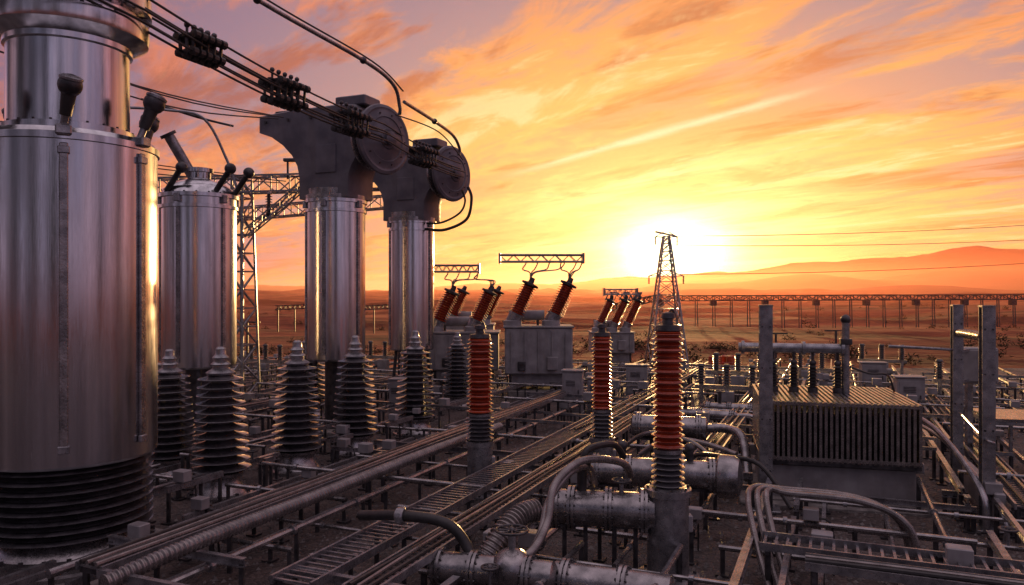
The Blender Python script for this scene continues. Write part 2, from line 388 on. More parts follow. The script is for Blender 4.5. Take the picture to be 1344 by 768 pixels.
b.tube([(.4,.1,2.5),(.8,.2,2.35),(1.2,.4,2.3),(1.35,.5,1.95)],.02,'rub')
b.obj('radiator_transformer',(6.45,15.55,0),R(-14)); EXC.append((6.45,15.5,1.9))

# ------------------------------------------------------------ steel posts right with box
def post(x,y,z,w,name='steel_post'):
    b=B()
    for s_ in(-1,1): b.box((0,s_*w*.42,z/2),(w,w*.1,z),'galv')
    b.box((0,0,z/2),(w*.12,w*.8,z-.02),'galv')
    b.box((0,0,.03),(w*2.2,w*2.2,.05),'galv',0,.01); b.box((0,0,z+.01),(w*1.05,w*1.05,.03),'galv')
    for zz in (z*.2,z*.45,z*.7,z*.9):
        for s_ in(-.3,.3): b.cyl((s_*w,-w*.47,zz),(s_*w,-w*.53,zz),.018,'dark',6)
    EXC.append((x,y,.25)); return b.obj(name,(x,y,0),R(-14))
post(4.66,14,3.75,.23); post(7.98,12.8,3.76,.2); post(9.34,16,3.72,.2)
b=B()
b.box((10.1,16.6,2.42),(.8,.3,.78),'paint',R(-10),.03); b.box((10.1,16.43,2.42),(.7,.03,.68),'paint',R(-10),.01)
b.cyl((10.35,16.38,2.35),(10.35,16.34,2.35),.03,'dark',10)
b.beam((10.1,16.85,0),(10.1,16.85,2.5),.12,'galv'); b.beam((9.34,16.1,2.75),(10.3,16.8,2.75),.06,'galv'); b.beam((9.34,16.1,2.1),(10.3,16.8,2.1),.06,'galv')
b.tube([(10.3,16.5,2.05),(10.35,16.5,1.2),(10.5,16.3,.1)],.03,'rub')
b.obj('control_box')
b=B()
b.tube([(9.34,15.9,3.16),(8.6,14.4,3.22),(7.98,12.9,3.25)],.085,'hose',12,8,.12)
b.tube([(9.25,16,2.8),(8.3,16.1,2.85),(8.0,16.2,2.86)],.03,'galv')
b.tube([(7.98,12.6,1.5),(7.98,12.9,1.55),(9.3,15.8,1.5)],.025,'galv')
b.obj('bus_conduit')
b=B()
b.tube([(8.25,16.2,1.55),(8.15,14.6,1.35),(7.75,12.6,.75),(7.72,12.4,.1)],.05,'galv')
b.tube([(8.45,16.2,1.3),(8.35,14.6,1.1),(7.95,12.4,.45),(7.9,12.2,.0)],.04,'galv')
b.box((8.45,13.7,.45),(.16,2.6,.5),'paint',R(-20),.02)
b.obj('safety_handrail')
b=B(); b.box((11.4,17.0,1.25),(1.7,1.6,.06),'steel2',R(-14)); b.box((11.4,17.0,1.18),(1.76,1.66,.07),'galv',R(-14))
for x,y in((10.8,16.5),(12.0,16.2),(10.9,17.6)): b.cyl((x,y,0),(x,y,1.17),.04,'galv',8)
b.obj('equipment_table')

# ------------------------------------------------------------ overhead bundle conductors
b=B()
A0=Vector((-6.9,7.6,8.55)); A1=Vector((-5.6,11.4,8.2)); A2=Vector((-3.45,20.6,8.25)); A3=Vector((-1.75,26.0,8.1))
offs=[(-.16,.0),(0,.12),(.16,0),(-.1,-.16),(.1,-.16),(.0,.3),(-.28,.2)]
for ox,oz in offs:
    path=[]
    for P0,P1,sg in((A0,A1,.02),(A1,A2,.18),(A2,A3,.1)):
        for i in range(7):
            t=i/7; p=P0.lerp(P1,t)+V*ox*(1-.2*t)+Vector((0,0,oz-4*sg*t*(1-t))); path.append(p)
    path.append(A3+V*ox+Vector((0,0,oz)))
    b.tube(path,.021,'rub',7,2)
def spacer(p,k=1):
    for i in range(5):
        q=p+U*(i-2)*.2*k
        b.beam(q+V*-.27*k+Vector((0,0,.2*k)),q+V*.27*k+Vector((0,0,.2*k)),.05,'dark'); b.beam(q+V*-.24*k+Vector((0,0,-.2*k)),q+V*.24*k+Vector((0,0,-.2*k)),.05,'dark')
        for s_ in(-.22,0,.22): b.beam(q+V*s_*k+Vector((0,0,.2*k)),q+V*s_*k*.8+Vector((0,0,-.2*k)),.045,'dark')
        for ox,oz in((-.26,.18),(.26,.18),(0,-.22),(-.2,-.18),(.2,-.18)): b.lathe([(.03,-.06),(.075,-.05),(.075,.05),(.03,.06)],'rub',q+V*ox*k+Vector((0,0,oz*k)),U,10)
    b.beam(p-U*.5*k+Vector((0,0,.2*k)),p+U*.5*k+Vector((0,0,.24*k)),.07,'dark')
    for i in range(5):
        q=p+U*(i-2)*.2*k; b.cyl(q,q+Vector((0,0,.42*k)),.025,'dark',6); b.ball(q+Vector((0,0,.42*k)),.05,'dark',8)
def onl(t): return A1.lerp(A2,t)+Vector((0,0,-.72*t*(1-t)))
for t,k in((.16,.75),(.45,.95),(.78,1)): spacer(onl(t),k)
spacer(A2.lerp(A3,.45)+Vector((0,0,-.1)),1)
for dx,dz in((0,0),(.25,.15),(-.3,.35)):
    b.tube([(-9.5+dx,10,8.2+dz),(-7.6+dx,16,8.0+dz),(-6.6+dx*.6,21.5,8.9+dz*.3)],.018,'rub',6,6)
    b.tube([(-14+dx,14,7.6+dz),(-11+dx,20,7.3+dz),(-8.5+dx,27.8,8.0+dz*.4)],.018,'rub',6,6)
b.obj('overhead_conductor_bundle')
b=B()
b.tube([(-7.3,12,10.7),(-5.35,16,10.15),(-3.75,19.2,9.85),(-3.2,20.5,9.6),(-3.08,20.9,9.1),(-3.1,21,8.9)],.05,'steel2',12,8)
b.tube([(-7.3,12.3,10.9),(-5.3,16.3,10.3),(-3.6,19.6,9.95),(-3.0,21,9.55)],.022,'rub',8,8)
b.tube([(-3.0,21.2,9.3),(-2.4,23.6,9.3),(-1.98,25.4,9.25),(-1.8,26.0,8.95),(-1.8,26.1,8.7)],.05,'steel2',12,8)
b.tube([(-3.2,21,8.9),(-2.3,24,9.05),(-1.7,26.4,8.6)],.02,'rub',8,8)
for p in((-3.75,19.2,9.85),(-2.4,23.6,9.3),(-5.35,16,10.15)): b.ball(p,.09,'dark')
b.tube([(-1.5,26,7.6),(-1.38,26,7.2),(-1.55,26,6.5),(-2.3,26.1,6.15),(-2.95,26.4,6.2)],.05,'rub',10,8)
b.tube([(-1.7,26,7.5),(-1.6,26,7.1),(-1.8,26,6.7),(-2.4,26.1,6.4),(-2.95,26.4,6.4)],.035,'rub',10,8)
b.obj('busbar_connector_tube')
b=B()
for z0,z1,y1 in((7.1,10.6,60),(6.6,9.2,60),(5.0,7.6,60)):
    p0=Vector((px+.5,py,z0));p1=Vector((55,y1,z1)); pp=[]
    for i in range(13):
        t=i/12;p=p0.lerp(p1,t);p.z-=1.4*4*t*(1-t)*.35;pp.append(p)
    b.tube(pp,.018,'rub',5,0)
b.obj('power_line')

# ------------------------------------------------------------ foreground pipework
def flangepipe(b,p1,p2,r,fl=(0,.3,.62,1),mat='steel2'):
    p1=Vector(p1);p2=Vector(p2);d=p2-p1;L=d.length;dn=d.normalized()
    b.lathe([(r*.7,-.04),(r,0),(r,L),(r*.7,L+.04)],mat,p1,dn,32)
    for t in fl:
        c=p1+d*t; b.lathe([(r,-.05),(r*1.22,-.045),(r*1.22,-.005),(r*1.1,0),(r*1.1,.01),(r*1.22,.015),(r*1.22,.05),(r,.055)],mat,c,dn,32,False)
        q=Vector((0,0,1)).rotation_difference(dn)
        for i in range(12):
            a=i*math.pi/6; o_=q@Vector((r*1.13*math.cos(a),r*1.13*math.sin(a),0)); b.cyl(c+o_-dn*.07,c+o_+dn*.07,.018,'dark',6)
def stand(b,x,y,z,w=.12):
    b.beam((x-.15,y,0),(x-.15,y,z),.06,'dark'); b.beam((x+.15,y,0),(x+.15,y,z),.06,'dark'); b.box((x,y,z),(.45,.2,.05),'dark')
b=B()
flangepipe(b,(.6,10.95,.93),(2.0,10.7,.93),.25,(.02,.18,.55,.9))
stand(b,.9,10.9,.7); stand(b,1.6,10.8,.7)
b.cyl((1.0,10.9,1.15),(1.0,10.9,1.5),.07,'rub'); b.lathe([(.1,0),(.13,.03),(.13,.1),(.08,.13)],'rub',(1.0,10.9,1.48),seg=20); b.tube([(1.0,10.9,1.55),(1.1,10.95,1.75),(1.5,11.3,1.75),(1.7,11.6,1.5)],.05,'rub')
b.cyl((1.55,10.78,1.15),(1.55,10.78,1.32),.035,'galv',12); b.wheel((1.55,10.78,1.34),.13)
b.obj('pressure_pipe')
b=B()
flangepipe(b,(1.35,13.2,.93),(3.5,12.75,.93),.24,(.05,.3,.7,.93)); stand(b,1.7,13.1,.7); stand(b,3.1,12.8,.7)
b.lathe([(.33,0),(.36,.03),(.36,.25),(.3,.35),(.1,.4)],'steel2',(3.45,12.76,.93),V,28)
for x in(1.9,2.5,3.0): b.cyl((x,13.2-(x-1.35)*.21,1.1),(x,13.2-(x-1.35)*.21,1.35),.06,'dark'); b.ball((x,13.2-(x-1.35)*.21,1.38),.09,'dark')
b.obj('pressure_pipe')
b=B(); flangepipe(b,(2.75,17.3,.98),(4.3,16.9,.98),.25,(.08,.5,.9)); stand(b,3.0,17.2,.72); stand(b,4.0,17,.72)
b.tube([(4.3,16.9,.98),(4.7,16.8,1.0),(4.9,16.2,.9),(4.8,15.5,.2)],.1,'steel2',14)
b.obj('pressure_pipe')
b=B()
flangepipe(b,(-1.0,9.75,.5),(.5,9.35,.5),.2,(.05,.35,.8)); b.ball((.0,9.5,.55),.27,'steel2',24); b.cyl((0,9.5,.78),(0,9.5,1.02),.05,'galv'); b.wheel((0,9.5,1.04),.2)
flangepipe(b,(.55,9.6,.4),(1.9,9.1,.4),.22,(.1,.6))
b.obj('valve_assembly')
b=B()
b.tube([(1.75,11.2,1.3),(1.57,11,1.55),(.98,10.6,1.66),(.58,10.3,1.4),(.46,10,.98),(.2,9.65,.68),(-.3,9.5,.6),(-.6,9.5,.5)],.055,'hose',12,8)
b.tube([(1.2,11.1,1.2),(1.1,10.9,1.5),(.8,10.55,1.5),(.5,10.25,1.2),(.36,9.9,.85),(.1,9.65,.55),(-.4,9.55,.42)],.05,'hose',12,8)
b.tube([(-2.1,10.6,.9),(-1.42,10.1,1.04),(-.85,9.9,1.0),(-.58,9.8,.74),(-.5,9.7,.5)],.07,'rub',12,8)
b.lathe([(.09,0),(.11,.02),(.11,.1),(.09,.12)],'galv',(-1.42,10.1,1.04),(-.57,.2,-.04),20)
b.tube([(.32,10.5,1.0),(.1,10.3,.98),(-.15,10.0,.8),(-.4,9.8,.45),(-.55,9.7,.2)],.16,'hose',18,10,.06)
for k in range(3):
    o_=k*.13
    b.tube([(3.3+o_,9.6,.05),(3.32+o_,10.3,.55),(3.38+o_,10.9,1.02),(3.6+o_*.7,11.3-o_*.6,1.12),(4.0,11.25-o_,1.1),(4.9,10.85-o_,1.08),(5.4,10.6-o_,.8),(5.5,10.5-o_,.1)],.045,'hose',10,8)
b.tube([(3.2,14,.8),(3.3,13.6,1.1),(3.6,13,1.2),(4.1,12.6,1.15),(4.4,12,.6)],.04,'rub')
b.tube([(2.6,15.5,.7),(3.1,15.3,1.05),(3.8,15.2,1.0),(4.3,14.6,.9)],.05,'hose')
b.tube([(2.2,14.9,1.0),(2.6,14.4,1.35),(3.3,14.0,1.25),(3.6,13.5,1.0)],.04,'hose')
b.obj('cable_conduit')
for x,y in((1.2,10.8),(2.5,13),(3.6,17),(-.3,9.6),(.9,9.3)): EXC.append((x,y,.35))

# ------------------------------------------------------------ pipe rack / cable tray field
def clear(p,rad=0):
    for x,y,r in EXC:
        if (p.x-x)**2+(p.y-y)**2<(r+rad)**2: return False
    return True
O=Vector((0,20,0))
rack=B(); tray=B()
def run(B_,p,d,L,step,fn):
    n=int(L/step)
    start=None
    for i in range(n+1):
        q=p+d*(i*step); ok=clear(q,.08) and i<n and q.y>6.5 and q.y<40 and -24<q.x<22
        if ok and start is None: start=q
        if not ok and start is not None:
            if (q-start).length>step*.8: fn(start,q-d*step*.3)
            start=None
jr=random.Random(5)
def rail(h,w,kind):
    def f(a,c):
        z=Vector((0,0,h))
        if kind=='sq': rack.beam(a+z,c+z,w,'galv',w*1.4)
        elif kind=='pipe': rack.cyl(a+z,c+z,w*.6,'steel2',8)
        elif kind=='I':
            rack.beam(a+z+Vector((0,0,w*.8)),c+z+Vector((0,0,w*.8)),w*1.3,'galv',.015); rack.beam(a+z,c+z,.02,'galv',w*1.5); rack.beam(a+z-Vector((0,0,w*.8)),c+z-Vector((0,0,w*.8)),w*1.3,'galv',.015)
        L=(c-a).length; n=max(1,int(L/2.3)); dd=(c-a).normalized()
        for i in range(n+1):
            q=a+dd*min(L-.05,.05+i*L/n); rack.beam(q,q+Vector((0,0,h-.02)),.055,'dark'); rack.box(q+Vector((0,0,.02)),(.18,.18,.03),'dark',ANG)
            if jr.random()<.16:
                s_=jr.uniform(.14,.26); rack.box(q+dd*.3+Vector((0,0,h+s_*.5+w*.9)),(s_*1.3,s_,s_),'paint',ANG,.012)
                rack.tube([q+dd*.3+Vector((0,0,h+s_*.4)),q+dd*.55+Vector((0,0,h+s_*.3)),q+dd*.62+Vector((0,0,h*.4)),q+dd*.6],.016,'rub',6,4)
            elif jr.random()<.08 and kind=='pipe':
                rack.cyl(q+dd*.4+Vector((0,0,h)),q+dd*.4+Vector((0,0,h+.2)),.02,'galv',8); rack.wheel(q+dd*.4+Vector((0,0,h+.21)),.1)
        if kind=='pipe':
            for i in range(int(L/1.6)):
                q=a+dd*(i*1.6+.8)+z; rack.cyl(q-dd*.03,q+dd*.03,w*.95,'galv',10)
    return f
random.seed(11)
bb=-21
while bb<20:
    k=random.choice(['sq','pipe','I','sq','pipe']); h=random.choice([.35,.45,.52,.6]); w=random.uniform(.05,.085)
    st=random.uniform(-16,-10); 
    while st<18:
        L=random.uniform(6,16); run(rack,O+V*bb+U*st,U,L,.35,rail(h,w,k)); st+=L+random.uniform(.3,1.8)
    bb+=random.uniform(.35,.95)
aa=-14
while aa<18:
    k=random.choice(['sq','pipe','pipe','I']); h=random.choice([.4,.5,.66,.7]); w=random.uniform(.045,.075)
    st=random.uniform(-24,-20)
    while st<20:
        L=random.uniform(4,12); run(rack,O+U*aa+V*st,V,L,.35,rail(h,w,k)); st+=L+random.uniform(.4,2.5)
    aa+=random.uniform(.55,1.4)
rack.obj('steel_pipe_rack')
def ladder(p,d,L,w,h,conduits=0):
    s=d.cross(Vector((0,0,1))).normalized(); z=Vector((0,0,h))
    for sg in(-1,1):
        tray.beam(p+s*sg*w/2+z,p+d*L+s*sg*w/2+z,.035,'galv',.1)
    n=int(L/.14)
    for i in range(n): 
        q=p+d*(i*.14+.05)+z; tray.beam(q-s*w/2,q+s*w/2,.035,'galv',.02)
    for i in range(int(L/2)+1):
        q=p+d*min(L-.1,i*2+.1)
        for sg in(-1,1): tray.beam(q+s*sg*w*.4,q+s*sg*w*.4+z,.06,'dark')
        tray.beam(q-s*w*.6+z*.9,q+s*w*.6+z*.9,.05,'dark')
    for c in range(conduits):
        o_=s*((c+.5)/conduits-.5)*w*.8
        n=int(L/1.5)+2; pp=[]
        for i in range(n): pp.append(p+d*(L*i/(n-1))+o_+s*jr.uniform(-.03,.03)+z+Vector((0,0,.055+jr.uniform(-.004,.012))))
        tray.tube(pp,.028,'hose' if c%2 else 'rub',7,4)
ladder(Vector((-2.5,8.6,0)),U,13,.55,.72,0)
ladder(Vector((-1.7,8.4,0)),U,13,.4,.7,3)
ladder(Vector((-5.0,9.0,0)),U,17,.42,.74,4)
ladder(Vector((1.6,18,0)),U,16,.5,.7,2)
ladder(Vector((3.3,10.1,0)),V,9,.5,.72,0)
ladder(Vector((3.6,9.35,0)),V,9,.35,.7,3)
ladder(Vector((-14,14.5,0)),V,6,.5,.66,2)
ladder(Vector((-9.5,17.6,0)),U,16,.4,.7,3)
ladder(Vector((3.2,13.7,0)),U,20,.45,.7,2)
ladder(Vector((8.2,12.0,0)),U,14,.45,.6,2)
tray.obj('cable_tray')
b=B(); b.tube([(-4.6,8.6,.72),(-4.0,9.6,.84),(-3.1,11.6,.85),(-1.6,15.2,.84),(-.3,18.2,.8)],.1,'hose',14,10,.07)
b.tube([(-5.6,9.2,.6),(-3.9,12.9,.6),(-2.2,16.8,.6)],.06,'steel2',10,6)
b.obj('corrugated_conduit')

# ------------------------------------------------------------ cabinets, barrels, small gear
def cabinet(x,y,w,h,d=.5,rot=-.2):
    b=B(); b.box((0,0,.06),(w*1.1,d*1.1,.12),'conc',0,.01); b.box((0,0,.12+h/2),(w,d,h),'paint',0,.02); b.box((0,-d/2-.008,.12+h/2),(w*.86,.02,h*.86),'paint',0,.006)
    b.box((0,0,h+.15),(w*1.12,d*1.12,.05),'paint',0,.01); b.box((w*.32,-d/2-.04,.12+h*.5),(.03,.04,.16),'dark')
    for i in range(4): b.box((-.05,-d/2-.024,h*.75+i*.05),(w*.45,.012,.02),'dark')
    EXC.append((x,y,.5)); return b.obj('control_cabinet',(x,y,0),rot)
for a in((2.0,25,.65,1.3),(4.75,29,.8,1.1),(2.8,25.6,.5,1.0),(7.0,33,1.0,.9),(-3.6,24.3,.5,1.1),(12.5,24,.8,1.2),(10.2,21.5,.6,1.1),(-12.4,27,.7,1.3),(14.2,30,.9,1.1)): cabinet(*a)
def barrel(x,y):
    b=B(); b.lathe([(.3,0),(.32,.02),(.32,.3),(.34,.32),(.32,.34),(.32,.6),(.34,.62),(.32,.64),(.32,.92),(.3,.94),(.28,.92)],'red',seg=28); b.box((0,0,.03),(.8,.8,.05),'dark'); return b.obj('oil_drum',(x,y,.06))
barrel(9.6,36);barrel(10.3,36.3)
def breaker(x,y,s=1):
    b=B()
    for dx in(-1,0,1):
        b.beam((dx*.8,0,0),(dx*.8,0,1.0),.12,'galv'); b.lathe(sheds(1.0,1.6,7,.07,.14),'porc',(dx*.8,0,0),seg=20); b.lathe([(.1,1.6),(.13,1.63),(.08,1.7)],'dark',(dx*.8,0,0),seg=16)
    b.beam((-1,0,.95),(1,0,.95),.14,'galv'); b.box((0,-.15,.6),(.5,.3,.5),'paint',0,.02)
    return b.obj('circuit_breaker',(x,y,0),ANG)
for x,y in((12.2,30),(15.5,26),(8.6,29),(-11,34),(-14,31),(-6,36),(16.5,34),(6.9,24.5)): breaker(x,y)
b=B()
for i,(x,y) in enumerate(((5.6,22),(6.6,26),(4.2,21),(9.5,25),(7.6,21))):
    L=1.3+.3*(i%3); p=Vector((x,y,.7)); flangepipe(b,p,p+V*L,.14,(.05,.5,.95)); stand(b,x+.2,y-.08,.55); b.cyl(p+V*L*.3,p+V*L*.3+Vector((0,0,.45)),.05,'dark',10); b.wheel(p+V*L*.3+Vector((0,0,.46)),.14)
    b.tube([p+V*L,p+V*(L+.4),p+V*(L+.6)-Vector((0,0,.3)),p+V*(L+.6)-Vector((0,0,.7))],.09,'steel2',10)
b.obj('pipe_manifold')
b=B()
for x,y,h in((-12.5,36,2.6),(-8.2,38,2.6),(-3,40,3),(13.5,39,1.9),(17,40,2.0)):
    b.beam((x,y,0),(x,y,h),.09,'dark'); b.beam((x-.6,y,h),(x+.6,y,h),.07,'dark')
b.obj('lightning_mast')

# ------------------------------------------------------------ ground
def sheet(name,xs,ys,hf,mat):
    vs=[(x,y,hf(x,y)) for y in ys for x in xs]; n=len(xs); fs=[]
    for j in range(len(ys)-1):
        for i in range(n-1): fs.append((j*n+i,j*n+i+1,(j+1)*n+i+1,(j+1)*n+i))
    me=bpy.data.meshes.new(name); me.from_pydata(vs,[],fs); me.materials.append(mat)
    me.polygons.foreach_set('use_smooth',[True]*len(fs)); o=bpy.data.objects.new(name,me); scene.collection.objects.link(o); return o
def sstep(a,b_,x): t=min(1,max(0,(x-a)/(b_-a))); return t*t*(3-2*t)
def hf(x,y):
    k=sstep(48,130,y)
    if k<=0:return 0
    n1=noise.fractal(Vector((x*.005,y*.009,1.3)),1,2,5)
    n2=noise.fractal(Vector((x*.025,y*.04,7)),1,2,4)
    n3=1-abs(noise.noise(Vector((x*.0028+3,y*.008,4))))
    a=1.2+min(y,2500)*.0085
    return k*(n1*a*1.2+n2*1.0+ (n3-.8)*a*1.2 -.7 - min(y,2500)*.0024)
xs=[]; 
for i in range(-110,111):
    t=i/110; xs.append(math.copysign(abs(t)**2.2*4200+abs(t)*60,t))
ys=[-300,-100,-30]+[0+i*8 for i in range(6)]
y=46
while y<6000: ys.append(y); y*=1.017; 
m,nt,bs=nmat('desert_sand'); N=nt.nodes;L=nt.links
tc=N.new('ShaderNodeTexCoord'); n1=N.new('ShaderNodeTexNoise'); n1.inputs['Scale'].default_value=.03; n1.inputs['Detail'].default_value=12; n1.inputs['Roughness'].default_value=.68
mp=N.new('ShaderNodeMapping'); mp.inputs['Scale'].default_value=(.6,1.4,1); L.new(tc.outputs['Object'],mp.inputs[0]); L.new(mp.outputs[0],n1.inputs['Vector'])
cr=N.new('ShaderNodeValToRGB'); cr.color_ramp.elements[0].position=.40; cr.color_ramp.elements[0].color=(.07,.022,.014,1); cr.color_ramp.elements[1].position=.60; cr.color_ramp.elements[1].color=(.32,.09,.045,1)
L.new(n1.outputs['Fac'],cr.inputs[0]); L.new(cr.outputs[0],bs.inputs['Base Color']); bs.inputs['Roughness'].default_value=.95; bs.inputs['Specular IOR Level'].default_value=.1
bp=N.new('ShaderNodeBump'); bp.inputs['Strength'].default_value=.7; bp.inputs['Distance'].default_value=.6; n2=N.new('ShaderNodeTexNoise'); n2.inputs['Scale'].default_value=.5; n2.inputs['Detail'].default_value=8; L.new(tc.outputs['Object'],n2.inputs['Vector']); L.new(n2.outputs['Fac'],bp.inputs['Height']); L.new(bp.outputs[0],bs.inputs['Normal'])
sand=m
sheet('desert_ground',xs,ys,hf,sand)
m,nt,bs=nmat('yard_gravel'); N=nt.nodes;L=nt.links
tc=N.new('ShaderNodeTexCoord'); vo=N.new('ShaderNodeTexVoronoi'); vo.inputs['Scale'].default_value=14; L.new(tc.outputs['Object'],vo.inputs['Vector'])
no=N.new('ShaderNodeTexNoise'); no.inputs['Scale'].default_value=.8; no.inputs['Detail'].default_value=7; L.new(tc.outputs['Object'],no.inputs['Vector'])
cr=N.new('ShaderNodeValToRGB'); cr.color_ramp.elements[0].position=.35; cr.color_ramp.elements[0].color=(.03,.024,.023,1); cr.color_ramp.elements[1].position=.7; cr.color_ramp.elements[1].color=(.12,.09,.08,1)
ad=N.new('ShaderNodeMath'); ad.operation='MULTIPLY_ADD'; L.new(vo.outputs['Color'],ad.inputs[0]); ad.inputs[1].default_value=.35; L.new(no.outputs['Fac'],ad.inputs[2])
sb=N.new('ShaderNodeMath'); sb.operation='SUBTRACT'; L.new(ad.outputs[0],sb.inputs[0]); sb.inputs[1].default_value=.15
L.new(sb.outputs[0],cr.inputs[0]); L.new(cr.outputs[0],bs.inputs['Base Color']); bs.inputs['Roughness'].default_value=.65
bp=N.new('ShaderNodeBump'); bp.inputs['Strength'].default_value=.9; bp.inputs['Distance'].default_value=.05; bp.invert=True; L.new(vo.outputs['Distance'],bp.inputs['Height']); L.new(bp.outputs[0],bs.inputs['Normal'])
gravel=m
sheet('gravel_yard',[-60+i*4 for i in range(31)],[-40+i*4 for i in range(22)],lambda x,y:.004+(0 if y<43 else -.05),gravel)
vs=[];fs=[];random.seed(3)
for i in range(9000):
    y=random.uniform(8.5,24); x=random.uniform(-.72,.72)*y; s=random.uniform(.015,.05); o=len(vs)
    for q in((1,0,0),(-.5,.85,0),(-.5,-.85,0),(.2,.1,.9),(0,0,-.3)):
        vs.append((x+q[0]*s*random.uniform(.7,1.3),y+q[1]*s*random.uniform(.7,1.3),.006+max(0,q[2])*s))
    fs+=[(o,o+1,o+3),(o+1,o+2,o+3),(o+2,o,o+3)]
me=bpy.data.meshes.new('gravel_stones');me.from_pydata(vs,[],fs);me.materials.append(M['conc']);o=bpy.data.objects.new('gravel_stones',me);scene.collection.objects.link(o)
b=B()
b.box((-6.68,11.5,.01),(3.0,3.0,.06),'conc',ANG,.02)
b.box((6.45,15.55,.02),(3.6,3.4,.08),'conc',R(-14),.02)
b.obj('concrete_plinth')
vs=[];fs=[]
for i in range(300):
    if i<150: y=random.uniform(42,60);x=random.uniform(-.7,.75)*y
    else: y=random.uniform(60,260);x=random.uniform(-.7,.75)*y
    s=random.uniform(.25,.7)*(1+y/200); z0=hf(x,y)
    for k in range(70):
        d=Vector((random.gauss(0,1),random.gauss(0,1),abs(random.gauss(0,.8)))); d.normalize(); p=Vector((x,y,z0))+d*s*random.uniform(.3,1); t=Vector((random.gauss(0,1),random.gauss(0,1),random.gauss(0,1))).normalized()*s*.16; u_=d.cross(t).normalized()*s*.1; o=len(vs)
        vs+=[tuple(p-t),tuple(p+u_),tuple(p+t+d*s*.1)]; fs.append((o,o+1,o+2))
M['leaf']=mat_noise('dry_scrub_leaf',(.035,.03,.016),(.08,.05,.028),2,(.7,.9),0,0,spec=.1)
me=bpy.data.meshes.new('scrub_bushes');me.from_pydata(vs,[],fs);me.materials.append(M['leaf']);o=bpy.data.objects.new('scrub_bushes',me);scene.collection.objects.link(o)
hillm=mat_noise('hill_rock',(.05,.022,.016),(.14,.055,.035),.004,(.9,1),0,.3,bscale=.02,spec=.1)
def ridge(name,y0,y1,prof,seed,amp):
    xs_=[-4200+i*36 for i in range(236)]; ys_=[y0+(y1-y0)*j/26 for j in range(27)]
    def h(x,y):
        t=(y-y0)/(y1-y0); env=math.sin(min(1,t*1.25)*math.pi/2)**1.3
        base=prof(x/((y0+y1)/2)*1000)
        nn=noise.fractal(Vector((x*.0022,y*.004,seed)),.9,2.1,7)
        return -8+env*(base*((y0+y1)/2)/1000+nn*amp)
    return sheet(name,xs_,ys_,h,hillm)
def lerp(pts):
    def f(x):
        if x<=pts[0][0]:return pts[0][1]
        for (a,b_),(c,d) in zip(pts,pts[1:]):
            if x<=c:return b_+(d-b_)*sstep(a,c,x)
        return pts[-1][1]
    return f
ridge('hills',3300,4300,lerp([(-700,9),(-400,11),(-150,6),(50,16),(200,24),(330,32),(420,44),(540,54),(680,64),(900,62)]),2.2,24)
ridge('hills',1700,2400,lerp([(-700,5),(-300,4),(100,8),(300,18),(420,32),(520,22),(700,36),(900,30)]),5.7,18)
ridge('hills',900,1300,lerp([(-700,3),(-300,6),(-100,4),(100,7),(300,13),(400,9),(560,17),(700,12),(900,20)]),9.1,8)

# ------------------------------------------------------------ haze (real scattering air over the plain)
me=bpy.data.meshes.new('haze'); x0,x1,y0,y1,z0,z1=-4500,4500,70,4800,-60,70
me.from_pydata([(x,y,z) for z in(z0,z1) for y in(y0,y1) for x in(x0,x1)],[],[(0,2,3,1),(4,5,7,6),(0,1,5,4),(1,3,7,5),(3,2,6,7),(2,0,4,6)])
hz=bpy.data.objects.new('haze',me); scene.collection.objects.link(hz)
m=bpy.data.materials.new('haze_air'); m.use_nodes=True; nt=m.node_tree; nt.nodes.clear()
o=nt.nodes.new('ShaderNodeOutputMaterial'); v=nt.nodes.new('ShaderNodeVolumeScatter'); v.inputs['Color'].default_value=(1,.33,.2,1); v.inputs['Density'].default_value=.00036; v.inputs['Anisotropy'].default_value=.68
nt.links.new(v.outputs[0],o.inputs['Volume']); me.materials.append(m)

# ------------------------------------------------------------ sun + sky
AZ=R(12.0);EL=R(2.9)
SD=Vector((math.sin(AZ)*math.cos(EL),math.cos(AZ)*math.cos(EL),math.sin(EL)))
sl=bpy.data.lights.new('sun','SUN'); sl.energy=5.0; sl.angle=R(.5); sl.color=(1,.42,.15)
so=bpy.data.objects.new('sun',sl); scene.collection.objects.link(so); so.rotation_euler=SD.to_track_quat('Z','Y').to_euler(); so.location=(10,40,30)
w=bpy.data.worlds.new('World'); scene.world=w; w.use_nodes=True; nt=w.node_tree; N=nt.nodes; L=nt.links; N.clear()
out=N.new('ShaderNodeOutputWorld')
def mth(op,a,b_=None,c=None,clamp=False):
    n=N.new('ShaderNodeMath'); n.operation=op; n.use_clamp=clamp
    for i,k in enumerate((a,b_,c)):
        if k is None: continue
        if isinstance(k,(int,float)): n.inputs[i].default_value=k
        else: L.new(k,n.inputs[i])
    return n.outputs[0]
def vm(op,a,b_=None):
    n=N.new('ShaderNodeVectorMath'); n.operation=op
    for i,k in enumerate((a,b_)):
        if k is None: continue
        if isinstance(k,(tuple,Vector)): n.inputs[i].default_value=tuple(k)
        else: L.new(k,n.inputs[i])
    return n
def ramp(f,els,interp='LINEAR'):
    n=N.new('ShaderNodeValToRGB'); n.color_ramp.interpolation=interp; e=n.color_ramp.elements
    e[0].position=els[0][0];e[0].color=(*els[0][1],1);e[1].position=els[-1][0];e[1].color=(*els[-1][1],1)
    for p,c in els[1:-1]: q=e.new(p); q.color=(*c,1)
    L.new(f,n.inputs[0]); return n.outputs[0]
def mix(f,a,b_,bt='MIX'):
    n=N.new('ShaderNodeMix'); n.data_type='RGBA'; n.blend_type=bt
    if isinstance(f,(int,float)): n.inputs[0].default_value=f
    else: L.new(f,n.inputs[0])
    for i,k in((6,a),(7,b_)):
        if isinstance(k,tuple): n.inputs[i].default_value=(*k,1)
        else: L.new(k,n.inputs[i])
    return n.outputs[2]
